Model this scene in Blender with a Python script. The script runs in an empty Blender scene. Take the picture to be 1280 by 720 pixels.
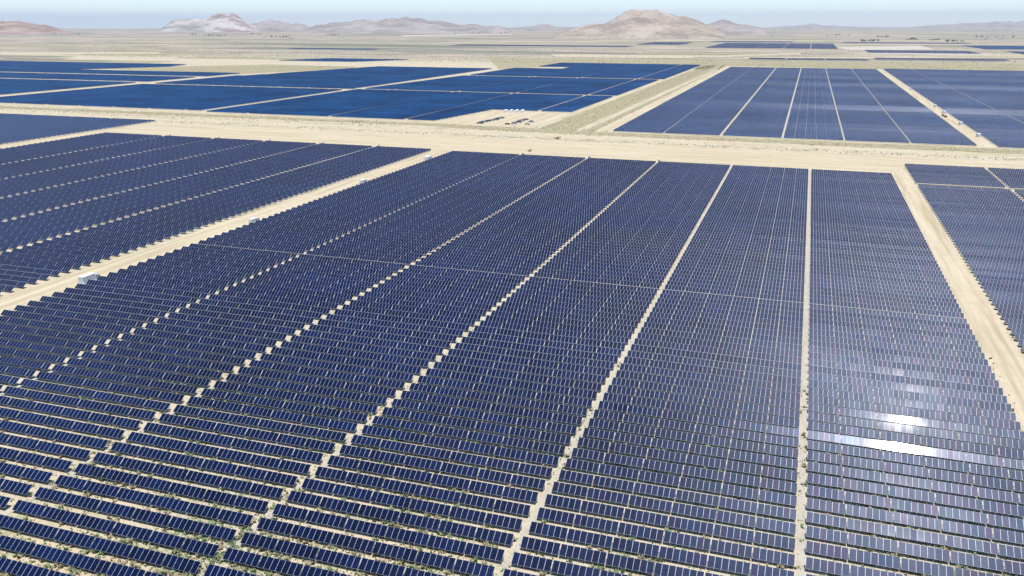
import bpy, bmesh, math, random
import numpy as np
from mathutils import Vector, noise
random.seed(7)
rng = np.random.default_rng(7)
scene = bpy.context.scene
COL = scene.collection
PI = math.pi

# ------------------------------------------------------------------ camera model (ground frame: X along the rows, Y along the aisles)
F_PX, CXP, CYP = 1053.0, 640.0, 360.0
PITCH = math.atan(332.0 / F_PX)
PSI = math.radians(18.8527)
CAM_H = 97.0
R_EARTH = 5.0e6


def level(px, py):
    r, u, f = px - CXP, -(py - CYP), F_PX
    return r, f * math.cos(PITCH) + u * math.sin(PITCH), u * math.cos(PITCH) - f * math.sin(PITCH)


def heading(r, f):
    return r * math.cos(PSI) - f * math.sin(PSI), f * math.cos(PSI) + r * math.sin(PSI)


def gp(px, py):
    """Where on the flat ground the photograph's pixel lies."""
    r, f, u = level(px, py)
    s = -CAM_H / u
    return heading(r * s, f * s)


def pj(X, Y, Z=0.0):
    r = X * math.cos(PSI) + Y * math.sin(PSI)
    f = Y * math.cos(PSI) - X * math.sin(PSI)
    up = Z - CAM_H
    u = up * math.cos(PITCH) + f * math.sin(PITCH)
    w = f * math.cos(PITCH) - up * math.sin(PITCH)
    w = np.maximum(w, 1e-3)
    return CXP + F_PX * r / w, CYP - F_PX * u / w


def ground_z(x, y):
    d = np.maximum(np.hypot(x, y) - 2200.0, 0.0)
    return -d * d / (2 * R_EARTH)


# ------------------------------------------------------------------ helpers
def link(o, parent=None):
    COL.objects.link(o)
    if parent is not None:
        o.parent = parent
    return o


def tag(o, label=None, cat=None, group=None, kind=None):
    if label: o['label'] = label
    if cat: o['category'] = cat
    if group: o['group'] = group
    if kind: o['kind'] = kind
    return o


def empty(name, loc, rz=0.0):
    o = bpy.data.objects.new(name, None)
    o.empty_display_size = 0.5
    o.location = loc
    o.rotation_euler = (0, 0, rz)
    return link(o)


def mesh_np(name, verts, quads, mats, midx=None, uv=None, smooth=False, attr=None):
    """quads: (n,4) or (n,3) index array."""
    verts = np.asarray(verts, np.float32)
    quads = np.asarray(quads, np.int32)
    n, k = quads.shape
    me = bpy.data.meshes.new(name)
    me.vertices.add(len(verts)); me.vertices.foreach_set('co', verts.ravel())
    me.loops.add(n * k); me.loops.foreach_set('vertex_index', quads.ravel())
    me.polygons.add(n)
    me.polygons.foreach_set('loop_start', np.arange(0, n * k, k, dtype=np.int32))
    me.polygons.foreach_set('loop_total', np.full(n, k, np.int32))
    for m in mats: me.materials.append(m)
    if midx is not None: me.polygons.foreach_set('material_index', np.asarray(midx, np.int32))
    me.polygons.foreach_set('use_smooth', np.full(n, bool(smooth)))
    me.update(calc_edges=True)
    if uv is not None:
        l = me.uv_layers.new(name='UVMap'); l.data.foreach_set('uv', np.asarray(uv, np.float32).ravel())
    if attr is not None:
        a = me.attributes.new('var', 'FLOAT', 'FACE'); a.data.foreach_set('value', np.asarray(attr, np.float32))
    me.validate()
    return me


class MB:
    """Collects boxes, prisms and tubes and links them as one mesh."""
    def __init__(self): self.v, self.f, self.m = [], [], []

    def quad(self, pts, mi=0):
        b = len(self.v); self.v += [tuple(p) for p in pts]; self.f.append(tuple(range(b, b + len(pts)))); self.m.append(mi)

    def box(self, c, s, mi=0, rz=0.0, taper=1.0):
        b = len(self.v)
        for dz in (-.5, .5):
            t = taper if dz > 0 else 1.0
            for dx, dy in ((-.5, -.5), (.5, -.5), (.5, .5), (-.5, .5)):
                x, y = dx * s[0] * t, dy * s[1] * t
                self.v.append((c[0] + x * math.cos(rz) - y * math.sin(rz), c[1] + x * math.sin(rz) + y * math.cos(rz), c[2] + dz * s[2]))
        for q in ((3, 2, 1, 0), (4, 5, 6, 7), (0, 1, 5, 4), (1, 2, 6, 5), (2, 3, 7, 6), (3, 0, 4, 7)):
            self.f.append(tuple(b + i for i in q)); self.m.append(mi)

    def tube(self, p0, p1, r0, r1=None, n=8, mi=0):
        r1 = r0 if r1 is None else r1
        p0, p1 = Vector(p0), Vector(p1)
        d = (p1 - p0).normalized()
        a = d.orthogonal().normalized(); c = d.cross(a)
        b = len(self.v)
        for p, r in ((p0, r0), (p1, r1)):
            for i in range(n):
                t = 2 * PI * i / n
                self.v.append(tuple(p + a * (r * math.cos(t)) + c * (r * math.sin(t))))
        for i in range(n):
            j = (i + 1) % n
            self.f.append((b + i, b + j, b + n + j, b + n + i)); self.m.append(mi)
        self.f.append(tuple(b + i for i in reversed(range(n)))); self.m.append(mi)
        self.f.append(tuple(b + n + i for i in range(n))); self.m.append(mi)

    def mesh(self, name, mats):
        me = bpy.data.meshes.new(name)
        me.from_pydata(self.v, [], self.f)
        for m in (mats if isinstance(mats, (list, tuple)) else [mats]): me.materials.append(m)
        me.polygons.foreach_set('material_index', self.m)
        me.update()
        return me

    def build(self, name, mats, parent=None):
        return link(bpy.data.objects.new(name, self.mesh(name, mats)), parent)


# ------------------------------------------------------------------ materials
def new_mat(name):
    m = bpy.data.materials.new(name); m.use_nodes = True
    nt = m.node_tree
    b = nt.nodes['Principled BSDF']
    return m, nt, b


def node(nt, typ, **kw):
    n = nt.nodes.new(typ)
    for k, v in kw.items(): setattr(n, k, v)
    return n


def noise_node(nt, vec, scale, detail=4, rough=.55):
    n = node(nt, 'ShaderNodeTexNoise')
    n.inputs['Scale'].default_value = scale; n.inputs['Detail'].default_value = detail; n.inputs['Roughness'].default_value = rough
    if vec is not None: nt.links.new(vec, n.inputs['Vector'])
    return n.outputs['Fac']


def ramp(nt, fac, stops, interp='LINEAR'):
    r = node(nt, 'ShaderNodeValToRGB'); r.color_ramp.interpolation = interp
    e = r.color_ramp.elements
    while len(e) < len(stops): e.new(0.5)
    for el, (p, c) in zip(e, stops):
        el.position = p; el.color = (*c, 1) if len(c) == 3 else c
    nt.links.new(fac, r.inputs['Fac'])
    return r.outputs['Color']


def mix(nt, fac, a, b, mode='MIX'):
    m = node(nt, 'ShaderNodeMix', data_type='RGBA', blend_type=mode)
    for s, v in ((m.inputs[0], fac), (m.inputs[6], a), (m.inputs[7], b)):
        if hasattr(v, 'links') or hasattr(v, 'is_linked'): nt.links.new(v, s)
        elif isinstance(v, (int, float)): s.default_value = v
        else: s.default_value = (*v, 1)
    return m.outputs[2]


def math_n(nt, op, a, b=None, c=None, clamp=False):
    m = node(nt, 'ShaderNodeMath', operation=op, use_clamp=clamp)
    for i, v in enumerate((a, b, c)):
        if v is None: continue
        if isinstance(v, (int, float)): m.inputs[i].default_value = v
        else: nt.links.new(v, m.inputs[i])
    return m.outputs[0]


def simple(name, col, rough=.6, metal=0.0, var=.12, scale=1.5):
    m, nt, b = new_mat(name)
    tc = node(nt, 'ShaderNodeTexCoord')
    f = noise_node(nt, tc.outputs['Object'], scale, 5)
    lo = tuple(c * (1 - var) for c in col); hi = tuple(min(1, c * (1 + var)) for c in col)
    nt.links.new(ramp(nt, f, [(.3, lo), (.7, hi)]), b.inputs['Base Color'])
    b.inputs['Roughness'].default_value = rough; b.inputs['Metallic'].default_value = metal
    return m


def glass_core(nt, b, base, var_socket, rough):
    """Blue silicon under glass with a broad dusty sheen and a tight clear-coat glint."""
    d = tuple(c * .62 for c in base); h = tuple(c * 1.45 for c in base)
    col = ramp(nt, var_socket, [(0, d), (.5, base), (1, h)])
    b.inputs['Roughness'].default_value = rough
    b.inputs['Specular IOR Level'].default_value = 0.14
    b.inputs['Coat Weight'].default_value = 1.0
    b.inputs['Coat Roughness'].default_value = 0.042
    b.inputs['Coat IOR'].default_value = 1.3
    return col


def panel_material(name, base, rough=.37, dividers=False, coat=.042):
    m, nt, b = new_mat(name)
    geo = node(nt, 'ShaderNodeNewGeometry')
    cell = node(nt, 'ShaderNodeTexWhiteNoise', noise_dimensions='2D')
    uv = node(nt, 'ShaderNodeUVMap')
    sep = node(nt, 'ShaderNodeSeparateXYZ'); nt.links.new(uv.outputs[0], sep.inputs[0])
    oi = node(nt, 'ShaderNodeObjectInfo')
    at = node(nt, 'ShaderNodeAttribute', attribute_name='var')
    fl = math_n(nt, 'FLOOR', sep.outputs[0])
    cx = node(nt, 'ShaderNodeCombineXYZ'); nt.links.new(fl, cx.inputs[0])
    nt.links.new(math_n(nt, 'ADD', math_n(nt, 'MULTIPLY', oi.outputs['Random'], 91.7), math_n(nt, 'MULTIPLY', at.outputs['Fac'], 57.3)), cx.inputs[1])
    nt.links.new(cx.outputs[0], cell.inputs['Vector'])
    v = math_n(nt, 'ADD', math_n(nt, 'MULTIPLY', cell.outputs['Value'], .62), math_n(nt, 'MULTIPLY', math_n(nt, 'FRACT', math_n(nt, 'ADD', oi.outputs['Random'], at.outputs['Fac'])), .38))
    col = glass_core(nt, b, base, v, rough)
    b.inputs['Coat Roughness'].default_value = coat
    drift = noise_node(nt, geo.outputs['Position'], .012, 5, .65)
    col = mix(nt, 1.0, col, ramp(nt, drift, [(.36, (.62, .68, .72)), (.64, (1.4, 1.35, 1.3))]), 'MULTIPLY')
    # dust: broad soft patches over many rows change the sheen
    dust = noise_node(nt, geo.outputs['Position'], .022, 4, .6)
    r = math_n(nt, 'MULTIPLY_ADD', dust, .22, rough - .11)
    r = math_n(nt, 'ADD', r, math_n(nt, 'MULTIPLY_ADD', cell.outputs['Value'], .05, -.025))
    nt.links.new(r, b.inputs['Roughness'])
    # thin anti-reflection film: each module glints in its own faint tint
    hue = ramp(nt, cell.outputs['Value'], [(0, (.68, .70, 1)), (.3, (.60, .76, 1)), (.55, (.80, .72, 1)), (.8, (.60, .80, 1)), (1, (.68, .76, 1))])
    nt.links.new(hue, b.inputs['Specular Tint'])
    if dividers:
        fr = math_n(nt, 'FRACT', sep.outputs[0])
        edge = math_n(nt, 'MINIMUM', fr, math_n(nt, 'SUBTRACT', 1.0, fr))
        mu = math_n(nt, 'LESS_THAN', edge, .028)
        ev = math_n(nt, 'MINIMUM', sep.outputs[1], math_n(nt, 'SUBTRACT', 1.0, sep.outputs[1]))
        mv = math_n(nt, 'LESS_THAN', ev, .005)
        mk = math_n(nt, 'MAXIMUM', mu, mv)
        col = mix(nt, mk, col, (.38, .43, .54))
        nt.links.new(math_n(nt, 'SUBTRACT', 1.0, mk), b.inputs['Coat Weight'])
        nt.links.new(mix(nt, mk, hue, (1, 1, 1)), b.inputs['Specular Tint'])
        nt.links.new(math_n(nt, 'MAXIMUM', r, math_n(nt, 'MULTIPLY', mk, .5)), b.inputs['Roughness'])
    nt.links.new(col, b.inputs['Base Color'])
    return m


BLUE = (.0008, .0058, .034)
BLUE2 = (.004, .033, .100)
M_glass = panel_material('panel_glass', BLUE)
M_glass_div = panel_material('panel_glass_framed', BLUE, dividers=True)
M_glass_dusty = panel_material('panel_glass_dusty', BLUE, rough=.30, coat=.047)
M_glass_far = panel_material('panel_glass_framed_sheen', (.009, .025, .070), dividers=True)  # lighter base: sheen of the far right blocks is put into the colour
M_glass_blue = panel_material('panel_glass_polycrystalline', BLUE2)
M_alu = simple('anodised_aluminium', (.56, .58, .63), .5, .15, .05)
M_back = simple('module_backsheet', (.045, .045, .05), .7)
M_galv = simple('galvanised_steel', (.36, .36, .36), .5, .5)
M_white = simple('white_painted_steel', (.78, .79, .80), .4, 0, .06)
M_grey = simple('grey_painted_steel', (.38, .41, .44), .45, 0, .1)
M_dark = simple('dark_louvre', (.06, .065, .07), .6)
M_conc = simple('concrete_pad', (.42, .40, .36), .85)
M_tyre = simple('tyre_rubber', (.02, .02, .02), .85)
M_window = simple('vehicle_glass', (.02, .025, .03), .08)
M_bark = simple('bark', (.14, .10, .07), .9)
M_crown = simple('dry_tree_foliage', (.055, .075, .035), .8, 0, .35, .6)
M_wood = simple('weathered_pole_wood', (.16, .12, .09), .85)
M_roofd = simple('roof_felt', (.42, .36, .32), .8)
M_wallp = simple('pale_stucco', (.62, .58, .52), .85)


def ground_material(name, kind, along='y'):
    m, nt, b = new_mat(name)
    geo = node(nt, 'ShaderNodeNewGeometry')
    pos = geo.outputs['Position']
    b.inputs['Roughness'].default_value = .95
    b.inputs['Specular IOR Level'].default_value = .1
    big = noise_node(nt, pos, .018, 5, .6)
    mid = noise_node(nt, pos, .16, 5, .6)
    fine = noise_node(nt, pos, 1.1, 5, .65)
    if kind == 'road':
        c = ramp(nt, mid, [(.25, (.41, .345, .23)), (.75, (.52, .45, .315))])
        c = mix(nt, ramp(nt, fine, [(.35, (0, 0, 0)), (.75, (1, 1, 1))]), c, (.44, .37, .25))
        mp = node(nt, 'ShaderNodeMapping'); nt.links.new(pos, mp.inputs[0])
        mp.inputs['Scale'].default_value = (.03, 1, 1) if along == 'x' else (1, .03, 1)
        tr = noise_node(nt, mp.outputs[0], .32, 5, .65)      # graded and driven lengthwise
        c = mix(nt, ramp(nt, tr, [(.38, (.65, .65, .65)), (.52, (0, 0, 0))]), c, (.31, .25, .155))
        c = mix(nt, ramp(nt, tr, [(.55, (0, 0, 0)), (.68, (.6, .6, .6))]), c, (.58, .515, .385))
    elif kind == 'pale':
        c = ramp(nt, mid, [(.25, (.38, .34, .275)), (.75, (.48, .44, .37))])
    elif kind == 'dim':
        c = ramp(nt, mid, [(.3, (.16, .15, .115)), (.7, (.25, .225, .17))])
    elif kind == 'gravel':
        c = ramp(nt, mid, [(.25, (.34, .305, .24)), (.75, (.45, .41, .335))])
        c = mix(nt, ramp(nt, fine, [(.56, (0, 0, 0)), (.70, (.8, .8, .8))]), c, (.20, .20, .12))
    elif kind == 'scrub':
        c = ramp(nt, mid, [(.3, (.21, .19, .105)), (.5, (.31, .27, .165)), (.7, (.41, .35, .23))])
        c = mix(nt, ramp(nt, fine, [(.52, (0, 0, 0)), (.68, (1, 1, 1))]), c, (.17, .16, .08))
    else:
        sand = ramp(nt, mid, [(.25, (.38, .33, .245)), (.55, (.455, .40, .30)), (.8, (.53, .475, .37))])
        sand = mix(nt, ramp(nt, big, [(.35, (0, 0, 0)), (.7, (1, 1, 1))]), sand, (.47, .38, .255))
        # thin spring weeds and dead brush between the rows
        weed = math_n(nt, 'MULTIPLY', noise_node(nt, pos, .06, 3), fine)
        c = mix(nt, ramp(nt, weed, [(.25, (0, 0, 0)), (.37, (.8, .8, .8))]), sand, (.24, .255, .14))
        deb = noise_node(nt, pos, .8, 6, .75)
        c = mix(nt, ramp(nt, deb, [(.62, (0, 0, 0)), (.76, (.6, .6, .6))]), c, (.24, .19, .125))
        # far plain: olive scrub in long bands over tan soil
        sp = node(nt, 'ShaderNodeSeparateXYZ'); nt.links.new(pos, sp.inputs[0])
        mp = node(nt, 'ShaderNodeMapping'); nt.links.new(pos, mp.inputs[0])
        mp.inputs['Rotation'].default_value = (0, 0, -PSI); mp.inputs['Scale'].default_value = (.22, 1, 1)
        b1 = noise_node(nt, mp.outputs[0], .0022, 6, .62)
        b2 = noise_node(nt, mp.outputs[0], .016, 5, .6)
        fcol = ramp(nt, b1, [(.38, (.18, .175, .13)), (.45, (.26, .235, .18)), (.50, (.44, .36, .27)), (.54, (.29, .25, .18)), (.60, (.41, .335, .25)), (.66, (.16, .155, .115))])
        fcol = mix(nt, ramp(nt, b2, [(.45, (0, 0, 0)), (.70, (.8, .8, .8))]), fcol, (.10, .11, .07))
        dist = math_n(nt, 'ADD', sp.outputs[1], math_n(nt, 'MULTIPLY_ADD', b1, 500.0, -250.0))
        mk = node(nt, 'ShaderNodeMapRange', interpolation_type='SMOOTHSTEP')
        mk.inputs['From Min'].default_value = 1950; mk.inputs['From Max'].default_value = 2450
        nt.links.new(dist, mk.inputs['Value'])
        c = mix(nt, mk.outputs[0], c, fcol)
    nt.links.new(c, b.inputs['Base Color'])
    bp = node(nt, 'ShaderNodeBump'); bp.inputs['Strength'].default_value = .35; bp.inputs['Distance'].default_value = .25
    nt.links.new(fine, bp.inputs['Height']); nt.links.new(bp.outputs[0], b.inputs['Normal'])
    return m


M_ground = ground_material('desert_ground', 'sand')
M_road = ground_material('graded_dirt', 'road')
M_roadx = ground_material('graded_dirt_crosswise', 'road', 'x')
M_dim = ground_material('burnt_scrub_soil', 'dim')
M_gravel = ground_material('pale_gravel', 'gravel')
M_pale = ground_material('pale_playa', 'pale')
M_scrub = ground_material('scrub_soil', 'scrub')

# ------------------------------------------------------------------ sky, sun, haze
N0 = Vector((0, -math.sin(math.radians(34)), math.cos(math.radians(34))))
GL = Vector((29.2, 197.8, 1.4))
VV = (Vector((0, 0, CAM_H)) - GL).normalized()
SUN = (2 * N0.dot(VV) * N0 - VV).normalized()
world = bpy.data.worlds.new('World'); scene.world = world; world.use_nodes = True
nt = world.node_tree
sky = nt.nodes.new('ShaderNodeTexSky'); sky.sky_type = 'NISHITA'; sky.sun_disc = False
sky.sun_elevation = math.asin(SUN.z); sky.sun_rotation = math.atan2(SUN.x, SUN.y)
sky.altitude = 1000; sky.air_density = .9; sky.dust_density = .15; sky.ozone_density = 5.0
nt.links.new(sky.outputs[0], nt.nodes['Background'].inputs['Color'])
nt.nodes['Background'].inputs['Strength'].default_value = .14
sl = bpy.data.lights.new('sun', 'SUN'); sl.energy = 4.6; sl.angle = math.radians(.53); sl.color = (1, .97, .925)
so = link(bpy.data.objects.new('sun', sl)); so.rotation_euler = SUN.to_track_quat('Z', 'Y').to_euler()
so.location = (0, 0, 300)

HAZE_D = 3.1e-5
hm = bpy.data.materials.new('haze_air'); hm.use_nodes = True
hn = hm.node_tree; hn.nodes.remove(hn.nodes['Principled BSDF'])
pv = hn.nodes.new('ShaderNodeVolumePrincipled')
pv.inputs['Color'].default_value = (.78, .88, 1, 1); pv.inputs['Density'].default_value = HAZE_D; pv.inputs['Anisotropy'].default_value = .0
hn.links.new(pv.outputs[0], hn.nodes['Material Output'].inputs['Volume'])
hb = MB(); hb.box((0, 0, (520 - 160) / 2), (90000, 90000, 680))
haze = hb.build('haze', hm); tag(haze, 'thin pale blue desert haze over the whole valley', 'haze', kind='stuff')

# ------------------------------------------------------------------ camera
cd = bpy.data.cameras.new('camera'); cd.sensor_width = 36; cd.lens = F_PX * 36 / 1280; cd.clip_end = 120000; cd.clip_start = .5
cam = link(bpy.data.objects.new('camera', cd)); cam.location = (0, 0, CAM_H)
cam.rotation_euler = (PI / 2 - PITCH, 0, PSI)
scene.camera = cam
scene.view_settings.view_transform = 'Standard'; scene.view_settings.look = 'None'; scene.view_settings.gamma = 1
scene.view_settings.exposure = 0.36
scene.render.engine = 'CYCLES'
scene.cycles.max_bounces = 6; scene.cycles.volume_bounces = 0; scene.cycles.transparent_max_bounces = 4
scene.cycles.use_denoising = True

# ------------------------------------------------------------------ ground: one curved sheet to the horizon
radii = [0, 60, 120, 200, 300, 450, 650, 900, 1300, 1800, 2500] + list(np.geomspace(3000, 40000, 34))
NS = 160
gv = [(0, 0, 0)]
for r in radii[1:]:
    for i in range(NS):
        t = 2 * PI * i / NS
        x, y = r * math.cos(t), r * math.sin(t)
        gv.append((x, y, float(ground_z(x, y))))
gf = []
bm = MB(); bm.v = gv
for i in range(NS): bm.f.append((0, 1 + i, 1 + (i + 1) % NS)); bm.m.append(0)
for k in range(len(radii) - 2):
    a, c = 1 + k * NS, 1 + (k + 1) * NS
    for i in range(NS):
        j = (i + 1) % NS
        bm.f.append((a + i, c + i, c + j, a + j)); bm.m.append(0)
g = bm.build('ground', M_ground); tag(g, kind='structure')


def sheet(name, pts, mat, lift=.004, step=14.0, jit=.8, kind='structure'):
    """A thin sheet lying on the ground: outline densified and given a ragged edge."""
    out = []
    n = len(pts)
    for i in range(n):
        a, b = np.array(pts[i]), np.array(pts[(i + 1) % n])
        L = np.hypot(*(b - a)); k = max(1, int(L / step))
        nr = np.array((-(b - a)[1], (b - a)[0])) / max(L, 1e-6)
        for q in range(k):
            p = a + (b - a) * q / k
            w = noise.noise(Vector((p[0] * .06, p[1] * .06, i * 3.1))) * jit
            p = p + nr * w
            out.append((p[0], p[1], float(ground_z(p[0], p[1])) + lift))
    bm = bmesh.new()
    f = bm.faces.new([bm.verts.new(v) for v in out])
    f.normal_update()
    if f.normal.z < 0: f.normal_flip()
    bmesh.ops.triangulate(bm, faces=[f])
    me = bpy.data.meshes.new(name); bm.to_mesh(me); bm.free(); me.materials.append(mat)
    return tag(link(bpy.data.objects.new(name, me)), kind=kind)


def rect(x0, x1, y0, y1): return [(x0, y0), (x1, y0), (x1, y1), (x0, y1)]


A_EDGES = [-256.8, -200.2, -148.2, -96.3, -44.4, 7.6, 59.6]
B_EDGES = [-600, -532.6, -480.8, -429, -377.2, -325.4, -273.4]
LIFTS = iter([.004 + .004 * i for i in range(60)])
# service roads between the blocks
sheet('service_road', rect(-273, -257, 60, 612), M_road, next(LIFTS))
sheet('service_road', rect(60, 69.5, 60, 655), M_road, next(LIFTS))
sheet('service_road', rect(138, 150, 776, 2060), M_road, next(LIFTS), 30)
sheet('service_road', [(-623, 300), (-605, 300), (-600, 640), (-560, 640), (-560, 720), (-623, 712)], M_road, next(LIFTS))
sheet('graded_strip', [(-620, 618), (-260, 611), (60, 618), (70, 656), (420, 660), (420, 700), (-620, 706)], M_roadx, next(LIFTS), 14, 2.0)
sheet('dirt_road', [(-1100, 738), (-620, 738), (-190, 727), (420, 720), (420, 733), (-190, 744), (-620, 760), (-1100, 752)], M_roadx, next(LIFTS), 14, 1.2)
sheet('dirt_road', [(-1100, 722), (-620, 716), (-620, 726), (-1100, 731)], M_road, next(LIFTS), 14, 1)
sheet('dirt_road', [(-202, 745), (-196, 745), (-180, 2100), (-187, 2100)], M_road, next(LIFTS), 30, .8)
sheet('dirt_road', [(-182, 770), (-170, 770), (-168, 2010), (-182, 2010)], M_road, next(LIFTS), 30, 1)
sheet('dirt_road', [(-246, 935), (-236, 935), (-233, 2110), (-246, 2110)], M_road, next(LIFTS), 30, 1)
sheet('dirt_road', [(-660, 790), (-640, 790), (-640, 1160), (-594, 1760), (-609, 1765), (-654, 1160)], M_road, next(LIFTS), 30, 1)
sheet('dirt_road', [(-1046, 800), (-1024, 800), (-1000, 1395), (-920, 1780), (-945, 1790), (-1040, 1395)], M_road, next(LIFTS), 30, 1)
sheet('dirt_road', [(-1700, 812), (-350, 790), (-345, 800), (-1700, 822)], M_road, next(LIFTS), 20, 1)
sheet('laydown_yard', [(-358, 790), (-245, 768), (-245, 931), (-338, 932)], M_road, next(LIFTS), 10, 1.5)
for x in A_EDGES[1:6]: sheet('gravel_aisle', rect(x - .7, x + .7, 60, 611), M_gravel, next(LIFTS), 12, .25)
for x in B_EDGES[1:6]: sheet('gravel_aisle', rect(x - 1.1, x + 1.1, 100, 616), M_gravel, next(LIFTS), 14, .25)
for x in (-119.6, -68, -16, 34.5, 86.3): sheet('gravel_aisle', rect(x - .9, x + .9, 776, 2012), M_gravel, next(LIFTS), 30, .3)
sheet('gravel_aisle', rect(121.3, 123.1, 200, 654), M_gravel, next(LIFTS), 14, .25)
# scrub patches
sheet('scrubland', [(-1465, 1515), (-1060, 1440), (-935, 1760), (-1235, 1800), (-1420, 1620)], M_scrub, next(LIFTS), 20, 6)
sheet('scrubland', [(-240, 770), (-203, 750), (-190, 2090), (-231, 2090)], M_scrub, next(LIFTS), 20, 2)
sheet('scrubland', [(-194, 750), (-184, 770), (-183, 2040), (-180, 2060)], M_scrub, next(LIFTS), 20, 1)
sheet('scrubland', [(-1100, 764), (-360, 768), (-250, 752), (420, 740), (420, 768), (-170, 772), (-345, 786), (-1100, 788)], M_scrub, next(LIFTS), 12, 2.5)
sheet('scrubland', [(-640, 1790), (-600, 1790), (-560, 2060), (-230, 2105), (150, 2050), (600, 2060), (620, 2460), (-160, 2420), (-900, 2400)], M_scrub, next(LIFTS), 25, 8)


def px_poly(pts): return [gp(*p) for p in pts]


sheet('salt_flat', px_poly([(1050, 67), (1175, 68.5), (1262, 68), (1200, 65.2), (1085, 66.6)]), M_pale, .3, 60, 8)
sheet('salt_flat', px_poly([(1060, 62.5), (1170, 62), (1150, 57), (1045, 58.5)]), M_pale, .3, 60, 8)
sheet('salt_flat', px_poly([(505, 45.3), (640, 43.2), (640, 42.2), (500, 43.6)]), M_pale, .4, 90, 10)
sheet('dirt_road', px_poly([(930, 71.5), (1280, 71), (1280, 72.3), (930, 73)]), M_road, .3, 60, 6)
sheet('dirt_road', px_poly([(690, 68), (900, 69.5), (1000, 66), (1000, 68), (900, 71.5), (690, 70.5)]), M_road, .2, 60, 6)
sheet('dirt_road', px_poly([(560, 52.6), (800, 50.5), (1280, 50), (1280, 50.5), (800, 51.2), (560, 53.4)]), M_roadx, .4, 90, 8)
sheet('dirt_road', px_poly([(860, 56), (1280, 54.8), (1280, 55.4), (860, 56.8)]), M_roadx, .4, 90, 8)
sheet('dirt_road', px_poly([(0, 48), (420, 47), (420, 47.6), (0, 48.8)]), M_roadx, .4, 90, 8)
sheet('dirt_road', px_poly([(0, 66), (200, 65), (200, 67), (0, 68.3)]), M_road, .2, 60, 6)
sheet('dirt_road', px_poly([(0, 78.2), (230, 77.5), (520, 74), (520, 75), (250, 79.4), (0, 79.6)]), M_road, .15, 60, 4)
sheet('dirt_road', px_poly([(120, 85.5), (190, 84.3), (300, 82), (300, 83), (190, 86.5), (135, 87.5)]), M_road, .1, 40, 3)

prnd = random.Random(21)
for i in range(34):
    d = 2350 * (4.2 ** prnd.random()); px = prnd.uniform(-60, 1340)
    r_, f_, u_ = level(px, 200); hx, hy = heading(r_, f_); q_ = math.hypot(hx, hy); cx_, cy_ = hx / q_ * d, hy / q_ * d
    w_, h_ = prnd.uniform(120, 480) * d / 4000, prnd.uniform(25, 110) * d / 3500
    sheet('fallow_land', [(cx_ - w_, cy_ - h_), (cx_ + w_, cy_ - h_ * prnd.uniform(.6, 1)), (cx_ + w_ * .9, cy_ + h_), (cx_ - w_, cy_ + h_ * .8)], prnd.choice((M_road, M_scrub, M_scrub, M_dim)), .05 + .012 * i, 60, 9)

# ------------------------------------------------------------------ solar trackers
PITCH_R = 5.4
MOD_W, MOD_L, TAB_GAP = 1.262, 2.30, .165
AXIS_Z = 1.36
TILT0 = 34.0
GLINT_ROW_Y = 198.3
Y0 = GLINT_ROW_Y - PITCH_R * 24


def tables_for(n):
    """Split n modules into tables of six or seven."""
    if n == 39: return [6, 7, 7, 7, 6, 6]
    out = []
    while n > 0:
        k = 7 if n >= 7 and n != 8 else min(n, 6)
        k = min(k, n); out.append(k); n -= k
    return out


def row_tilt(iy, seed=0):
    """Each row sits at its own slightly different angle, with slow drifts over the block."""
    y = iy
    t = 0.7 * noise.noise(Vector((y * .33, seed * 7.7 + 2.2, 0))) + .55 * noise.noise(Vector((y * .055, seed * 3.1, 4.0)))
    return TILT0 + t + random.Random(iy * 131 + seed).choice((-1.25, -.7, -.2, .1, .45, .8, 1.2)) + (-.35 if seed == 0 else 0)


GLINT_OFF = {0: 0, 2: .62, 3: -.55, 1: 2.3, -1: -1.9, 4: 1.7, 5: -2.0, -2: 2.1, -3: -1.5, -4: 1.8, -5: -2.2, 6: 1.9, 7: -1.6, -6: 1.45, -7: -1.8, 8: 2.3, -8: 1.7, 9: -1.7, 10: 1.5}


def near_glint(y):
    k = int(round((y - GLINT_ROW_Y) / PITCH_R))
    return TILT0 + .3 * k + GLINT_OFF[k] if k in GLINT_OFF else None


class Row:
    __slots__ = ('x0', 'tabs', 'y', 'iy', 'tilt', 'field', 'strip', 'area', 'mat', 'rank')


sections = []


def add_section(x0, x1, y, iy, tilt, field, strip, mat):
    n = int((x1 - x0) / (MOD_W + TAB_GAP / 6.5) + .35)
    if n < 3: return
    s = Row(); s.x0, s.y, s.iy, s.tilt, s.field, s.strip, s.mat = x0, y, iy, tilt, field, strip, mat
    s.tabs = tables_for(n); s.area = 0.0
    sections.append(s)


def seen(x0, x1, y, margin):
    xs = np.linspace(x0, x1, 5)
    a, b = pj(xs, np.full(5, y), 1.0)
    return bool(np.any((a > -margin) & (a < 1280 + margin) & (b < 720 + margin)))


def field(name, y0, y1, edges, mat, seed, tilt_fn=None, gap_at=(), trim=None, aisle=.78):
    """edges: list of aisle X positions (left edge, aisles..., right edge); rows run between them."""
    iy = 0
    y = y0
    gi = 0
    while y < y1:
        iy = int(round((y - Y0) / PITCH_R))
        t = row_tilt(iy, seed) + (tilt_fn(y) if tilt_fn else 0)
        if name == 'A' and near_glint(y) is not None: t = near_glint(y)
        for k in range(len(edges) - 1):
            a, b = edges[k] + aisle, edges[k + 1] - aisle
            if trim:
                lo, hi = trim(y); a, b = max(a, lo), min(b, hi)
            if b - a > 6 and seen(a, b, y, 160):
                add_section(a, b, y, iy, t + random.gauss(0, .16), name, k, mat)
        y += PITCH_R
        for gy, extra in gap_at:
            if y - PITCH_R < gy <= y: y += extra


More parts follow.
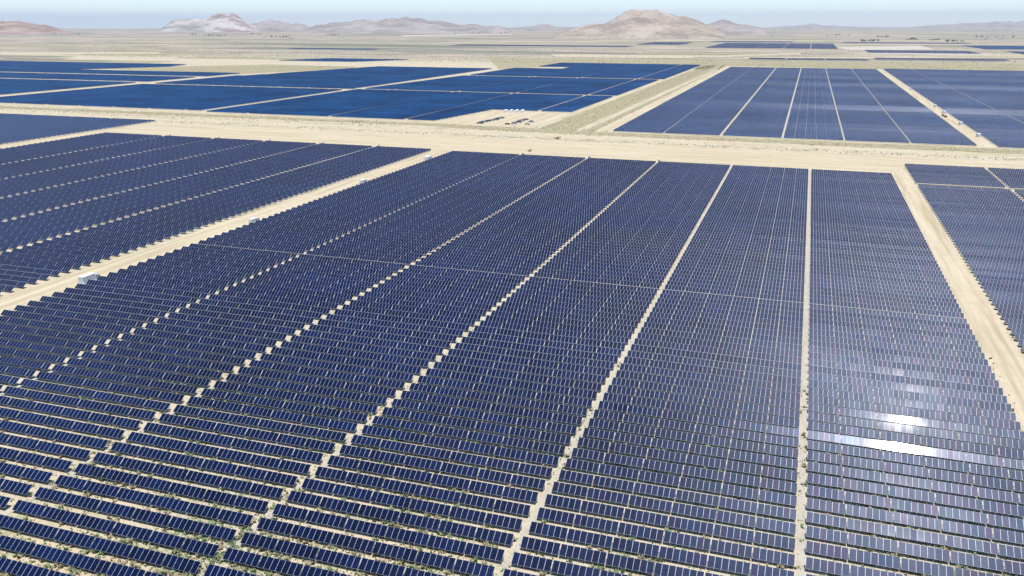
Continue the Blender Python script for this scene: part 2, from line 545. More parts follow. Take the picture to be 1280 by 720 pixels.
field('A', Y0, 609, A_EDGES, M_glass_div, 0, gap_at=((301, .9),))
field('B', Y0 + 54, 614, B_EDGES, M_glass_div, 1, aisle=1.25)
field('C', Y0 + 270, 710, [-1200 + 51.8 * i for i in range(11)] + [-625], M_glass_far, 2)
field('D', Y0 + 81, 652, [69.8, 122.2, 174, 226, 278, 330], M_glass_div, 3, gap_at=((566, 9.0),))


def far_tilt(y):
    """Three bands of rows stand at another angle than their neighbours."""
    return (4.5 if 1045 < y < 1112 else 0) + (-7 if 1555 < y < 1625 else 0) + (2 if 1430 < y < 1530 else 0) + 2 * math.sin(y * .031)


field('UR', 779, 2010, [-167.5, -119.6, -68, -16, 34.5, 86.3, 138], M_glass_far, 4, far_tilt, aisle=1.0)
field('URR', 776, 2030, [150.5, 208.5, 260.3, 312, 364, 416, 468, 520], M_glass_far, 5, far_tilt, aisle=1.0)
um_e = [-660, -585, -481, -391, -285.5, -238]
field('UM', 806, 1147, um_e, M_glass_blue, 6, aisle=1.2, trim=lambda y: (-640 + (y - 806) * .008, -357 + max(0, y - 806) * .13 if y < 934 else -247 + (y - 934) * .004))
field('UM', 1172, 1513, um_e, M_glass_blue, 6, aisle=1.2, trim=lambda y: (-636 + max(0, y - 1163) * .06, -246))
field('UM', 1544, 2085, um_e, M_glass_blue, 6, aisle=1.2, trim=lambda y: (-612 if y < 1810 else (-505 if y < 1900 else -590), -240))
uml_e = [-1040 + 52 * i for i in range(8)] + [-650]
field('UML', 816, 1138, uml_e, M_glass_blue, 7, trim=lambda y: (-1024, -655))
field('UML', 1163, 1775, uml_e, M_glass_blue, 7, trim=lambda y: (-1020 if y < 1380 else -1005 + (y - 1380) * .2, -650 if y < 1170 else -655 + (y - 1170) * .07))
ll_e = [-2100 + 52 * i for i in range(21)]
field('UMLL', 900, 1168, ll_e, M_glass_blue, 8, trim=lambda y: (-2200, -1046))
field('UMLL', 1196, 1320, ll_e, M_glass_blue, 8, trim=lambda y: (-2200, -1044))
field('UMLL', 1350, 1450, ll_e, M_glass_blue, 8, trim=lambda y: (-2200, -1050))
field('UMLL', 1450, 1720, ll_e, M_glass_blue, 8, trim=lambda y: (-2200, -1485 + (y - 1450) * .6 if y < 1625 else -1380 - (y - 1625) * .3))
field('far', 1985, 2140, [-1360 + 52 * i for i in range(8)], M_glass_blue, 9, trim=lambda y: (-1330 + (y - 1985) * .4, -1100 + (y - 1985) * .5))
field('far', 2490, 2560, [-160, -60, 40, 150], M_glass_div, 10)
field('far', 2590, 2670, [170, 280, 390, 500], M_glass_div, 10)
field('far', 3150, 3420, [180 + 64 * i for i in range(7)], M_glass_div, 10, trim=lambda y: (185, 520))
field('far', 3560, 4400, [-400 + 100 * i for i in range(6)], M_glass_div, 10)
field('far', 3700, 4250, [620, 700, 780, 860, 940, 1020, 1100], M_glass_blue, 11)
field('far', 3080, 3420, [620, 700, 780, 860, 940, 1020], M_glass_blue, 11, trim=lambda y: (640, 1100))
field('far', 2900, 2960, [-1900 + 90 * i for i in range(5)], M_glass_blue, 13)
field('far', 4700, 4900, [-500, -400, -300, -200, -90], M_glass_far, 13)
field('far', 4600, 4800, [150, 300, 450, 600, 720], M_glass_far, 13)
field('far', 4000, 4450, [-760, -690, -620, -560], M_glass_div, 12)
field('far', 3560, 3700, [-1500 + 98 * i for i in range(9)], M_glass_div, 12)

# apparent size of each section in the photograph
for s in sections:
    if s.field not in ('A', 'B', 'D'): continue
    L = sum(s.tabs) * MOD_W
    xs = np.linspace(s.x0, s.x0 + L, 24)
    a, b = pj(xs, np.full(24, s.y), 1.3)
    ins = (a > 0) & (a < 1280) & (b > 0) & (b < 716)
    if not ins.any(): continue
    s.area = float(np.sum(ins[:-1] & ins[1:])) * float(np.mean(np.diff(a))) * abs(float(pj(0, s.y, 2.0)[1] - pj(0, s.y, 0.4)[1])) * 1.3
order = sorted([s for s in sections if s.area > 0], key=lambda s: -s.area)
single = set(id(s) for s in order[:300])

# ---- meshes of one table: n modules, each with an aluminium rim round its glass
_tab = {}


def table_mesh(n):
    kk = (n, random.randrange(5))
    if kk not in _tab: _tab[kk] = make_table(n, random.Random(n * 17 + kk[1]))
    return _tab[kk]


def make_table(n, rj):
    V, Fq, Mi, UV = [], [], [], []
    fw, fh, th = .020, .012, .038
    for k in range(n):
        x0, x1 = k * MOD_W + .012, (k + 1) * MOD_W - .012
        y0, y1 = -MOD_L / 2, MOD_L / 2
        jx, jy = rj.gauss(0, .0020), rj.gauss(0, .0026)          # no module lies quite flush with its neighbours
        xm = (x0 + x1) / 2
        b = len(V)
        V += [(x0, y0, 0), (x1, y0, 0), (x1, y1, 0), (x0, y1, 0)]
        V += [(x0 + fw, y0 + fh, 0), (x1 - fw, y0 + fh, 0), (x1 - fw, y1 - fh, 0), (x0 + fw, y1 - fh, 0)]
        V += [(x, y, -.009 + (x - xm) * jy + y * jx * .9) for x, y in ((x0 + fw, y0 + fh), (x1 - fw, y0 + fh), (x1 - fw, y1 - fh), (x0 + fw, y1 - fh))]
        V += [(x0, y0, -th), (x1, y0, -th), (x1, y1, -th), (x0, y1, -th)]
        u0, u1 = k + .02, k + .98
        def q(idx, mi):
            Fq.append([b + i for i in idx]); Mi.append(mi)
            UV.extend([(u0, 0), (u1, 0), (u1, 1), (u0, 1)])
        for i in range(4):
            j = (i + 1) % 4
            q((i, j, 4 + j, 4 + i), 1); q((4 + i, 4 + j, 8 + j, 8 + i), 1); q((j, i, 12 + i, 12 + j), 1)
        q((8, 9, 10, 11), 0); q((15, 14, 13, 12), 2)
    return mesh_np('panel_table', V, Fq, [M_glass, M_alu, M_back], Mi, UV)


_tube = {}


def tube_mesh(L):
    k = round(L, 2)
    if k not in _tube:
        b = MB(); b.tube((-.15, 0, 0), (L + .15, 0, 0), .065, n=8)
        _tube[k] = b.mesh('torque_tube', M_galv)
    return _tube[k]


pb = MB()
pb.box((0, 0, AXIS_Z / 2 - .06), (.16, .10, AXIS_Z - .12)); pb.box((0, 0, AXIS_Z - .09), (.22, .20, .10))
post_me = pb.mesh('post', M_galv)

STRIP_TXT = {('A', 0): 'strip along the left road', ('A', 1): 'second strip from the left road',
             ('A', 2): 'third strip from the left road', ('A', 3): 'third strip from the right road',
             ('A', 4): 'second strip from the right road', ('A', 5): 'strip along the right road',
             ('D', 0): 'block beyond the right road', ('B', 5): 'block beyond the left road'}


def ordinal(n):
    return f"{n}{'th' if 10 <= n % 100 <= 20 else {1: 'st', 2: 'nd', 3: 'rd'}.get(n % 10, 'th')}"


counts = {}
for s in sorted([s for s in sections if s.area > 0], key=lambda s: s.y):
    key = (s.field, s.strip); counts[key] = counts.get(key, 0) + 1; s.rank = counts[key]

for rank, s in enumerate(order[:300]):
    root = empty('solar_tracker', (s.x0, s.y, 0))
    st = STRIP_TXT.get((s.field, s.strip), 'block beyond the dirt road')
    if s.field == 'A' and s.strip in (4, 5) and abs(s.y - GLINT_ROW_Y) < .1: dusty = True
    else: dusty = False
    if s.field == 'A' and s.strip == 5 and abs(s.y - GLINT_ROW_Y) < .1:
        s.tilt = TILT0
        lab = 'solar tracker blazing white with the sun\'s reflection, in the strip along the right road'
    elif s.rank == 1:
        lab = f'blue solar tracker, nearest of those in the {st}'
    else:
        lab = f'blue solar tracker, {ordinal(s.rank)} from the near end, {st}'
    tag(root, lab, 'solar tracker', 'rows of dark blue solar trackers')
    x = 0.0
    tilt = math.radians(s.tilt)
    ends = [0.0]
    for n in s.tabs:
        o = link(bpy.data.objects.new('panel_table', table_mesh(n)), root)
        if dusty: o.material_slots[0].link = 'OBJECT'; o.material_slots[0].material = M_glass_dusty
        o.location = (x, 0, AXIS_Z); o.rotation_euler = (tilt + math.radians(random.gauss(0, .10)), math.radians(random.gauss(0, .07)), 0)
        x += n * MOD_W + TAB_GAP
        ends.append(x - TAB_GAP / 2)
    L = x - TAB_GAP
    tb = link(bpy.data.objects.new('torque_tube', tube_mesh(L)), root); tb.location = (0, 0, AXIS_Z - .12)
    if rank < 100:
        ends[0] = .05; ends[-1] = L - .05
        for e in ends:
            p = link(bpy.data.objects.new('post', post_me), root); p.location = (e, 0, 0)

# ---- the rest, far too many to count: one object
rest = [s for s in sections if id(s) not in single]
V, Q, MI, UVS, AT = [], [], [], [], []
vb = 0
MATS = [M_glass_div, M_glass_blue, M_alu, M_back, M_glass_far]
bx_faces = np.array([(4, 5, 6, 7), (3, 2, 1, 0), (0, 1, 5, 4), (1, 2, 6, 5), (2, 3, 7, 6), (3, 0, 4, 7)])
for s in rest:
    near = s.field in ('A', 'B', 'C', 'D')
    tabs = s.tabs if near or s.field in ('UR', 'URR') else [sum(s.tabs)]
    mi = 1 if s.mat is M_glass_blue else 4 if s.mat is M_glass_far else 0
    x = s.x0
    gz = float(ground_z(s.x0, s.y))
    for n in tabs:
        t = math.radians(s.tilt + random.gauss(0, .1))
        w = n * MOD_W
        c, sn = math.cos(t) * MOD_L / 2, math.sin(t) * MOD_L / 2
        ox, oz = -math.sin(t) * .042, math.cos(t) * .042
        z = AXIS_Z + gz
        for d in (0, 1):
            V += [(x, s.y - c + ox * d, z - sn + oz * d), (x + w, s.y - c + ox * d, z - sn + oz * d), (x + w, s.y + c + ox * d, z + sn + oz * d), (x, s.y + c + ox * d, z + sn + oz * d)]
        Q.append(bx_faces + vb); vb += 8
        MI += [mi, 3, 2, 2, 2, 2]
        UVS += [(0, 0), (n, 0), (n, 1), (0, 1)] + [(0, 0)] * 20
        AT += [random.random()] * 6
        if near:            # a post under each end
            for e in (x + .05,):
                b0 = vb
                for zz in (0, AXIS_Z - .1):
                    V += [(e - .08, s.y - .05, zz), (e + .08, s.y - .05, zz), (e + .08, s.y + .05, zz), (e - .08, s.y + .05, zz)]
                Q.append(bx_faces + vb); vb += 8
                MI += [3] * 6; UVS += [(0, 0)] * 24; AT += [0] * 6
        x += w + TAB_GAP
me = mesh_np('solar_trackers', V, np.concatenate(Q), MATS, MI, UVS, attr=AT)
o = link(bpy.data.objects.new('solar_trackers', me))
tag(o, 'thousands of blue solar trackers filling the blocks farther out', 'solar trackers', 'rows of dark blue solar trackers', 'stuff')
print('sections', len(sections), 'rest', len(rest), 'single A/B/D', [(k, sum(1 for s in order[:300] if s.field == k)) for k in 'ABD'], 'max y', max(s.y for s in order[:300]))

# ------------------------------------------------------------------ weeds and desert scrub (uncountable)
def tuft_cloud(name, pts, sizes, mats, label, mixp, blades=9):
    n = len(pts); pts = np.asarray(pts, np.float64); sizes = np.asarray(sizes)
    k = blades
    az = rng.uniform(0, 2 * PI, (n, k)); lean = rng.uniform(.25, 1.15, (n, k)); ln = rng.uniform(.6, 1.1, (n, k)) * sizes[:, None]
    base = pts[:, None, :] + np.stack([np.cos(az), np.sin(az), np.zeros_like(az)], -1) * (sizes[:, None, None] * .12)
    base[..., 2] -= .02
    d = np.stack([np.cos(az) * np.sin(lean), np.sin(az) * np.sin(lean), np.cos(lean)], -1)
    side = np.stack([-np.sin(az), np.cos(az), np.zeros_like(az)], -1) * (ln[..., None] * .30)
    p0 = base - side * .4; p1 = base + side * .4
    m1 = base + d * ln[..., None] * .6
    tip = base + d * ln[..., None]
    verts = np.stack([p0, p1, m1 + side, tip, m1 - side], 2).reshape(-1, 3)
    idx = np.arange(n * k) * 5
    q = np.concatenate([np.stack([idx, idx + 1, idx + 2, idx + 4], 1), np.stack([idx + 4, idx + 2, idx + 3, idx + 3], 1)])
    # second part as degenerate-free triangles: use triangles everywhere
    tri = np.concatenate([np.stack([idx, idx + 1, idx + 2], 1), np.stack([idx, idx + 2, idx + 4], 1), np.stack([idx + 4, idx + 2, idx + 3], 1)])
    cls = np.repeat(rng.choice(len(mats), n, p=mixp), k)
    me = mesh_np(name, verts, tri, mats, np.tile(cls, 3))
    ob = link(bpy.data.objects.new(name, me))
    return tag(ob, label, name.replace('_', ' '), kind='stuff')


M_w1 = simple('green_weed', (.20, .26, .12), .8, 0, .3)
M_w2 = simple('olive_brush', (.28, .265, .15), .85, 0, .3)
M_w3 = simple('dry_brush', (.34, .275, .17), .9, 0, .3)
pts, sz = [], []
tries = 0
while len(pts) < 19000 and tries < 400000:
    tries += 1
    px, py = random.uniform(-30, 1310), 410 + 340 * random.random() ** .6
    X, Y = gp(px, py)
    if Y < 60 or Y > 420: continue
    d = noise.noise(Vector((X * .035, Y * .035, 1.7))) + .55 * noise.noise(Vector((X * .16, Y * .16, 8.0)))
    left = max(0, min(1, (60 - X) / 180))
    if d < random.uniform(-.55, .75) - .35 * left: continue
    if -272 < X < -258 or 61 < X < 69: continue
    pts.append((X, Y, 0)); sz.append(random.uniform(.14, .44) if random.random() > .10 * (1 + left) else random.uniform(.6, 1.0))
tuft_cloud('weeds', pts, sz, [M_w1, M_w2, M_w3], 'sparse green and dry weeds growing on the sand between the rows', [.46, .30, .24])
pts, sz = [], []
while len(pts) < 26000:
    u = random.random()
    if u < .24:
        X, Y = random.uniform(-1150, 420), random.uniform(742, 792)
        if noise.noise(Vector((X * .02, Y * .1, 5))) < random.uniform(-.5, .35): continue
        if 768 < Y and X > -172: continue
    elif u < .30:
        X, Y = random.uniform(-900, 420), random.gauss(712, 5)
    elif u < .42:
        X, Y = random.uniform(-238, -184), random.uniform(780, 2080)
        if -204 < X < -190: continue
    elif u < .56:
        a, b = random.random(), random.random()
        Y = 1470 + 320 * a; X = -1400 + 240 * a + (430 - 100 * a) * b
    else:
        Y = 2080 + 3600 * random.random() ** 1.6; X = random.uniform(-1.0, .30) * Y
    pts.append((X, Y, float(ground_z(X, Y)))); sz.append(random.uniform(.3, .85) * (2.4 if Y > 1900 else 1))
tuft_cloud('desert_scrub', pts, sz, [M_w1, M_w2, M_w3], 'low olive and straw coloured scrub along the dirt roads and over the far plain', [.15, .55, .30])

# ------------------------------------------------------------------ hills: heightfields at their own distance
def hill_material(name, c0, c1, c2):
    m, nt, b = new_mat(name)
    geo = node(nt, 'ShaderNodeNewGeometry')
    a = noise_node(nt, geo.outputs['Position'], .0035, 7, .62)
    f = noise_node(nt, geo.outputs['Position'], .03, 6, .65)
    c = ramp(nt, a, [(.40, c0), (.5, c1), (.60, c2)])
    c = mix(nt, ramp(nt, f, [(.5, (0, 0, 0)), (.72, (.7, .7, .7))]), c, tuple(x * .55 for x in c0))
    nt.links.new(c, b.inputs['Base Color']); b.inputs['Roughness'].default_value = .95; b.inputs['Specular IOR Level'].default_value = .1
    bp = node(nt, 'ShaderNodeBump'); bp.inputs['Strength'].default_value = 1.0; bp.inputs['Distance'].default_value = 60
    nt.links.new(noise_node(nt, geo.outputs['Position'], .007, 7, .62), bp.inputs['Height']); nt.links.new(bp.outputs[0], b.inputs['Normal'])
    return m


M_h_tan = hill_material('tan_hill_rock', (.26, .21, .165), (.36, .29, .225), (.45, .375, .30))  # hill rock tones lightened: part of the distance haze is in the colour
M_h_white = hill_material('pale_hill_rock', (.24, .215, .18), (.37, .34, .29), (.48, .45, .40))
M_h_pink = hill_material('pink_hill_rock', (.24, .17, .15), (.35, .27, .24), (.52, .48, .44))
M_h_lilac = hill_material('lilac_hill_rock', (.24, .205, .18), (.31, .265, .235), (.39, .34, .30))
M_h_red = hill_material('red_hill_rock', (.24, .16, .12), (.33, .23, .175), (.41, .31, .24))


def hill(profile, dist, depth, mat, seed, rough=.28, label=None):
    """profile: (px, py_top) points; a ridge is grown at DIST with the skyline heights of the profile and slopes on both sides."""
    xs = [p[0] for p in profile]; ys = [p[1] for p in profile]
    nu, nv = max(60, int((xs[-1] - xs[0]) * .9)), 46
    V = []
    for j in range(nv):
        w = -1 + 2 * j / (nv - 1)
        for i in range(nu):
            px = xs[0] + (xs[-1] - xs[0]) * i / (nu - 1)
            py = np.interp(px, xs, ys)
            r, f, u = level(px, py)
            hx, hy = heading(r, f); q = math.hypot(hx, hy)
            d = dist + depth * w
            X, Y = hx / q * d, hy / q * d
            gz = float(ground_z(X, Y))
            top = CAM_H + u / q * dist
            h = .93 * max(0.0, top - float(ground_z(hx / q * dist, hy / q * dist)))
            nz = noise.ridged_multi_fractal(Vector((X * .0011, Y * .0011, seed)), 1.0, 2.1, 6, 1.0, 2.0)
            shape = max(0.0, 1 - abs(w) ** 1.25)
            gully = noise.fractal(Vector((X * .004, Y * .0022, seed + 9)), 1.0, 2.0, 5)
            ed = min(1, min(i, nu - 1 - i) / 4)
            jag = noise.fractal(Vector((X * .0032, Y * .0032, seed + 3)), .75, 2.1, 6)
            z = h * shape * (1 + (1 - shape) * rough * 2.4 * (nz - 1.0) + rough * .8 * gully * (1 - .7 * shape) + .24 * jag) * ed
            V.append((X, Y, gz - 3 + max(z, -1.0)))
    idx = np.arange(nu * nv).reshape(nv, nu)
    q = np.stack([idx[:-1, :-1], idx[:-1, 1:], idx[1:, 1:], idx[1:, :-1]], -1).reshape(-1, 4)
    o = link(bpy.data.objects.new('hill', mesh_np('hill', V, q, [mat], smooth=True)))
    return tag(o, label, kind='structure')


hill([(-70, 34), (-40, 29), (0, 27), (22, 25.5), (40, 27), (58, 30.5), (78, 36.5), (90, 39)], 10500, 1500, M_h_red, 1.3)
hill([(196, 39), (206, 32), (220, 26), (238, 22.5), (252, 23), (262, 29), (275, 37)], 11500, 1100, M_h_white, 4.1)
hill([(232, 38), (246, 27), (258, 20), (272, 16), (290, 16), (304, 22), (316, 31), (326, 36)], 11900, 1500, M_h_pink, 6.7)
hill([(285, 38), (305, 29), (322, 26), (338, 22.5), (352, 26), (365, 29), (372, 28.2), (385, 33), (396, 38)], 12300, 1200, M_h_lilac, 2.9)
hill([(375, 40), (395, 31), (420, 28), (440, 25.5), (455, 22.5), (470, 26), (482, 24), (505, 21.5), (520, 23), (535, 25), (548, 24), (565, 27), (580, 30.5), (592, 29), (610, 32), (622, 31.5), (640, 36)], 9800, 1300, M_h_lilac, 8.2)
hill([(600, 38), (640, 33.5), (664, 33), (676, 28.8), (684, 29), (694, 33), (715, 32.5), (745, 33), (770, 38)], 12500, 900, M_h_lilac, 5.5)
hill([(690, 44), (716, 35), (738, 29.5), (752, 28), (768, 22), (784, 15), (796, 12.8), (808, 14), (822, 12.6), (836, 16), (848, 20.5), (860, 20), (872, 23), (884, 30), (898, 38), (910, 43)], 6600, 1000, M_h_tan, 7.4, .34)
hill([(858, 40), (878, 30), (892, 25.5), (904, 23), (916, 26), (930, 28.5), (944, 31), (962, 37)], 8200, 900, M_h_lilac, 3.3)
hill([(930, 36.5), (990, 32), (1015, 29.5), (1030, 31.5), (1080, 33.5), (1130, 34), (1170, 31), (1210, 28.5), (1250, 27), (1290, 26), (1340, 28), (1380, 34)], 21000, 2600, M_h_lilac, 9.6)

# ------------------------------------------------------------------ distant trees
def tree_meshes(seed):
    rnd = random.Random(seed)
    tb = MB(); tb.tube((0, 0, -.1), (.1, .05, 3.2), .28, .16, 7)
    for k in range(4):
        a = k * 1.7 + seed; tb.tube((.08, .04, 2.2 + .25 * k), (math.cos(a) * 1.5, math.sin(a) * 1.5, 4.2 + .4 * k), .12, .04, 5)
    V, T = [], []
    clumps = [(rnd.gauss(0, 1.35), rnd.gauss(0, 1.35), 4.4 + rnd.gauss(0, 1.1), rnd.uniform(.8, 1.4)) for _ in range(15)]
    for cx, cy, cz, cr in clumps:
        for _ in range(26):
            d = Vector((rnd.gauss(0, 1), rnd.gauss(0, 1), rnd.gauss(0, .8))).normalized()
            c = Vector((cx, cy, cz)) + d * cr * rnd.uniform(.5, 1.05)
            a = d.orthogonal().normalized().lerp(Vector((rnd.random(), rnd.random(), rnd.random())), .4) * .62
            e = d.cross(a) * 1.1
            b = len(V); V += [tuple(c - a), tuple(c + a * .9 + e * .3), tuple(c + e)]; T.append((b, b + 1, b + 2))
    return tb.mesh('trunk', M_bark), mesh_np('crown', V, T, [M_crown])


TM = [tree_meshes(k) for k in (1, 2, 3)]
spots = []
for (x0, x1, y, n) in ((800, 852, 45.2, 15), (1096, 1112, 46.2, 6), (1132, 1148, 49.8, 7), (1161, 1174, 50.6, 6), (1180, 1206, 52.6, 7), (1074, 1098, 52.2, 8),
                       (238, 246, 43.2, 3), (256, 284, 44.6, 9), (314, 326, 42.6, 4), (408, 424, 43.6, 6), (338, 364, 47.2, 6), (1030, 1062, 44.2, 6), (1215, 1268, 46.8, 6), (60, 100, 43.2, 5), (560, 640, 41.5, 7), (755, 775, 44.2, 4)):
    for k in range(n): spots.append((x0 + (x1 - x0) * (k + random.uniform(.1, .9)) / n, y + random.uniform(-.35, .35)))
PLACE = lambda px: 'on the plain at far left' if px < 300 else 'before the low lilac ridge' if px < 650 else 'at the foot of the tan hill' if px < 900 else 'on the plain beyond the right-hand blocks'
for i, (px, py) in enumerate(spots):
    X, Y = gp(px, py)
    tr, cr = TM[i % 3]
    e = empty('desert_tree', (X, Y, float(ground_z(X, Y))), random.uniform(0, 6))
    k = random.uniform(1.2, 2.2); e.scale = (k * 1.25, k * 1.25, k)
    pl = PLACE(px)
    tag(e, f'small dark tree in a far clump {pl}', 'tree', f'trees {pl}')
    link(bpy.data.objects.new('trunk', tr), e); link(bpy.data.objects.new('crown', cr), e)

# two shrubs by the crossroads
for px, py, lab, k in ((697, 174, 'round dark bush beside the dirt track crossing', 1.0), (662, 189.5, 'small dark bush standing alone on the bare graded sand', .8)):
    X, Y = gp(px, py)
    e = empty('bush', (X, Y, 0)); e.scale = (k * .62, k * .62, k * .5); tag(e, lab, 'bush')
    link(bpy.data.objects.new('stem', TM[0][0]), e); c = link(bpy.data.objects.new('foliage', TM[1][1]), e); c.location = (0, 0, -1.6)

# ------------------------------------------------------------------ inverter stations
def inverter_station(X, Y, lab, rz=PI / 2, k=1.0, group='white inverter stations on the dirt roads'):
    e = empty('inverter_station', (X, Y, 0), rz); e.scale = (k, k, k)
    tag(e, lab, 'inverter station', group)
    b = MB(); b.box((0, 0, .12), (9.6, 3.4, .24)); b.build('base', M_conc, e)
    b = MB(); b.box((-1.2, 0, 1.52), (6.2, 2.5, 2.56)); c = b.build('cabinet', M_white, e)
    b = MB(); b.box((-1.2, 0, 2.87), (6.4, 2.7, .14)); b.build('roof', M_white, e)
    for i in range(4):
        b = MB(); b.box((-3.5 + 1.5 * i, -1.27, 1.5), (1.32, .05, 2.2)); d = b.build('door', M_grey, e)
        h = MB(); h.box((-3.0 + 1.5 * i, -1.315, 1.4), (.05, .04, .3)); h.build('handle', M_dark, d)
    for i in range(4):
        b = MB(); b.box((-3.5 + 1.5 * i, 1.27, 1.9), (1.1, .05, 1.0)); b.build('vent', M_dark, e)
    t = MB(); t.box((3.3, 0, 1.1), (1.9, 1.5, 1.72)); tr = t.build('transformer', M_grey, e)
    for sd in (-1, 1):
        f = MB(); f.box((3.3, sd * .772, 1.05), (1.75, .04, 1.4))
        for i in range(9): f.box((2.5 + .2 * i, sd * .98, 1.05), (.05, .40, 1.4))
        f.build('radiator', M_grey, tr)
    return e


inverter_station(-259.3, 246, 'nearest white inverter station on the left dirt road, about a third of the way up')
inverter_station(-259.3, 354, 'second nearest white inverter station on the left dirt road', k=.8)
inverter_station(-259.8, 470, 'third white inverter station up the left dirt road', k=.8)
inverter_station(-259.5, 569, 'farthest white inverter station on the left dirt road')
RG = 'white inverter stations on the far dirt road'
inverter_station(148.5, 849, 'nearest white inverter station on the dirt road through the far right blocks', group=RG)
inverter_station(148.0, 946, 'second nearest white inverter station on the dirt road through the far right blocks', group=RG)
inverter_station(147.8, 1062, 'white inverter station just beyond the two dark pickups on the far dirt road', group=RG)
inverter_station(147.8, 1139, 'fourth white inverter station along the dirt road through the far right blocks', group=RG)
inverter_station(147.5, 1420, 'farthest white inverter station along the dirt road through the far right blocks', group=RG)

# ------------------------------------------------------------------ combiner boxes at the aisle heads
def combiner(X, Y, lab, group):
    e = empty('combiner_box', (X, Y, 0)); tag(e, lab, 'combiner box', group)
    b = MB(); b.box((0, -.16, 1.35), (1.5, .5, 1.3)); b.box((0, -.16, 2.03), (1.6, .62, .06)); b.build('cabinet', M_white, e)
    d = MB(); d.box((-.36, -.43, 1.35), (.66, .04, 1.15)); d.box((.36, -.43, 1.35), (.66, .04, 1.15)); d.build('door', M_grey, e)
    for s in (-1, 1):
        p = MB(); p.tube((s * .55, .1, 0), (s * .55, .1, 1.9), .06); p.build('post', M_galv, e)


for X, n in ((-200.2, 'first'), (-148.2, 'second'), (-96.3, 'third')):
    combiner(X, 613, f'white combiner box at the far end of the {n} aisle from the left dirt road', 'combiner boxes along the graded strip')
for X, n in ((-325.4, 'nearest the left dirt road'), (-377.2, 'second from the left dirt road'), (-429, 'third from the left dirt road'), (-480.8, 'fourth from the left dirt road'), (-532.6, 'fifth from the left dirt road')):
    combiner(X, 617.5, f'white combiner box behind the left block, {n}', 'combiner boxes along the graded strip')

# ------------------------------------------------------------------ vehicles and containers in the laydown yard
def pickup(X, Y, rz, paint, lab, group):
    e = empty('pickup_truck', (X, Y, .05), rz); tag(e, lab, 'pickup truck', group)
    b = MB(); b.box((0, 0, .72), (5.4, 1.9, .56)); b.box((1.95, 0, 1.05), (1.4, 1.8, .14)); b.box((-1.65, .9, 1.2), (2.1, .08, .4)); b.box((-1.65, -.9, 1.2), (2.1, .08, .4)); b.box((-2.66, 0, 1.2), (.08, 1.88, .4))
    body = b.build('body', paint, e)
    c = MB(); c.box((.35, 0, 1.36), (2.0, 1.72, .72), taper=.86); cb = c.build('cabin', M_window, e)
    r = MB(); r.box((.35, 0, 1.75), (1.66, 1.46, .06)); r.build('roof', paint, cb)
    for x in (-1.75, 1.75):
        for s in (-1, 1):
            w = MB(); w.tube((x, s * .78, .36), (x, s * .98, .36), .38, n=14); w.build('wheel', M_tyre, e)


P_blue = simple('vehicle_paint_blue', (.12, .20, .34), .3); P_dark = simple('vehicle_paint_dark', (.03, .035, .05), .3)
P_silver = simple('vehicle_paint_silver', (.45, .47, .5), .3, .3)
k = 0
for (a, b, n) in (((597, 155), (628, 148), 10), ((637, 156), (658, 150), 7), ((660, 156), (666, 153), 2)):
    for i in range(n):
        t = i / max(1, n - 1)
        X, Y = gp(a[0] + (b[0] - a[0]) * t, a[1] + (b[1] - a[1]) * t)
        pp = (P_blue, P_dark, P_silver)[(i * 7 + k) % 3]; nm = ('blue', 'black', 'silver')[(i * 7 + k) % 3]
        rown = ('left vehicle row', 'right vehicle row', 'rightmost vehicle pair')[k]
        posn = {0: 'nearest', n - 1: 'farthest'}.get(i, f'{ordinal(i + 1)} from the near end')
        pickup(X + random.uniform(-2.2, 2.2), Y + random.uniform(-2.5, 2.5), .15 + random.uniform(-.1, .1), pp, f'{nm} pickup in the sandy yard, {posn}, {rown}', 'vehicles parked in the laydown yard')
    k += 1
X, Y = 143.5, 1018
pickup(X, Y, PI / 2 + .2, P_dark, 'nearer of two dark pickups parked on the far dirt road', 'dark pickups on the far dirt road')
pickup(X - 1.0, Y + 12, PI / 2, P_dark, 'farther of two dark pickups parked on the far dirt road', 'dark pickups on the far dirt road')


def container(X, Y, rz, lab):
    e = empty('shipping_container', (X, Y, 0), rz); tag(e, lab, 'container', 'containers along the back of the laydown yard')
    b = MB(); b.box((0, 0, 1.35), (12.0, 2.4, 2.5))
    for i in range(24): b.box((-5.75 + .5 * i, -1.215, 1.35), (.24, .05, 2.2)); b.box((-5.75 + .5 * i, 1.215, 1.35), (.24, .05, 2.2))
    b.build('body', M_white, e)
    r = MB(); r.box((0, 0, 2.63), (12.06, 2.46, .07)); r.build('roof', M_white, e)
    for s in (-1, 1):
        d = MB(); d.box((6.03, s * .6, 1.35), (.06, 1.12, 2.3)); d.build('door', M_grey, e)


for i, (px, nm) in enumerate(((632, 'leftmost'), (639, 'second from the left'), (646, 'third from the left'), (653, 'rightmost'))):
    X, Y = gp(px, 140.3); container(X, Y, PI / 2 + .1, f'white container at the back of the laydown yard, {nm} of four')

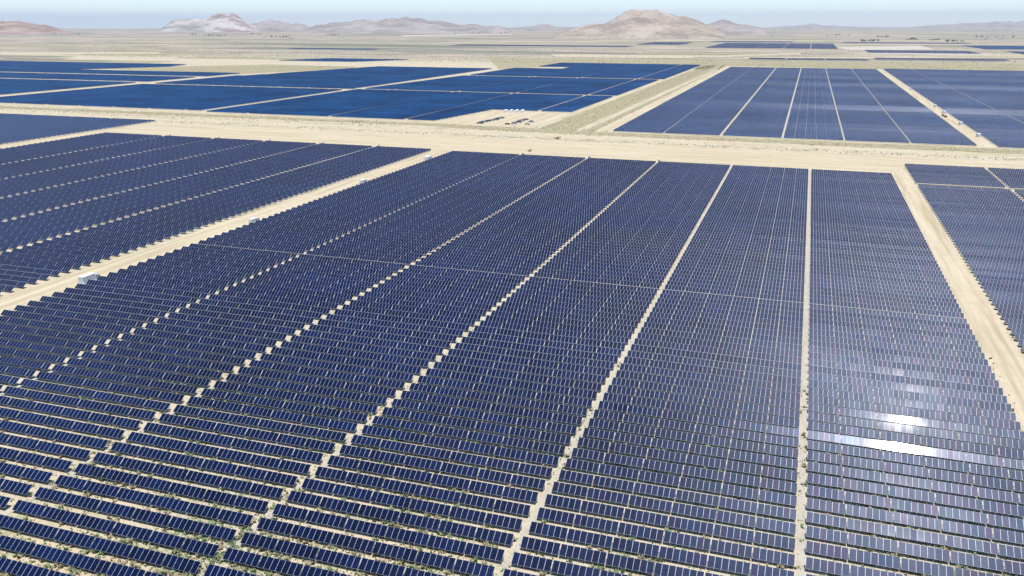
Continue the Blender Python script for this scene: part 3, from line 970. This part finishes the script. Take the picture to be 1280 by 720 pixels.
# ------------------------------------------------------------------ utility poles and a few far buildings
for i, (px, py) in enumerate(((1256, 70.5), (1266, 70.8), (1277, 71.2), (1243, 70))):
    X, Y = gp(px, py)
    e = empty('utility_pole', (X, Y, float(ground_z(X, Y))), .3)
    tag(e, f"dark utility pole before the far right block, {('second', 'third', 'fourth', 'first')[i]} from the left", 'utility pole', 'utility poles by the far right block')
    b = MB(); b.tube((0, 0, 0), (0, 0, 14), .22, .16); b.build('pole', M_wood, e)
    b = MB(); b.box((0, 0, 13.2), (3.0, .14, .18)); b.build('crossarm', M_wood, e)
    for s in (-1.3, -.5, .5, 1.3):
        b = MB(); b.tube((s, 0, 13.28), (s, 0, 13.6), .06); b.build('insulator', M_grey, e)
for i, (px, py, w, d, h, lab) in enumerate(((1252, 48.5, 34, 16, 7, 'long pale shed far out on the plain at right'), (1232, 49, 18, 12, 6, 'small pale house left of the long shed on the far plain'),
                                            (330, 47.2, 30, 14, 7, 'pale low building among the trees on the far plain at left'), (365, 47.8, 20, 12, 6, 'small pale house right of the low building on the far plain'),
                                            (965, 45, 26, 14, 7, 'pale farm building right of the tan hill'))):
    X, Y = gp(px, py)
    e = empty('farm_building', (X, Y, float(ground_z(X, Y))), random.uniform(-.3, .3)); tag(e, lab, 'building')
    b = MB(); b.box((0, 0, h * .36), (w, d, h * .72)); b.build('wall', M_wallp, e)
    r = MB()
    x, y, z0, z1 = w / 2 + .4, d / 2 + .4, h * .722, h
    r.quad([(-x, -y, z0), (x, -y, z0), (x, 0, z1), (-x, 0, z1)]); r.quad([(x, y, z0), (-x, y, z0), (-x, 0, z1), (x, 0, z1)])
    r.quad([(x, -y, z0), (x, y, z0), (x, 0, z1)]); r.quad([(-x, y, z0), (-x, -y, z0), (-x, 0, z1)]); r.quad([(-x, y, z0), (x, y, z0), (x, -y, z0), (-x, -y, z0)])
    r.build('roof', M_roofd, e)
    q = MB(); q.box((0, -d / 2 - .04, h * .3), (3, .06, h * .6)); q.build('door', M_grey, e)
    for s in (-.3, .3):
        q = MB(); q.box((s * w, -d / 2 - .04, h * .42), (2, .06, 1.4)); q.build('window', M_window, e)
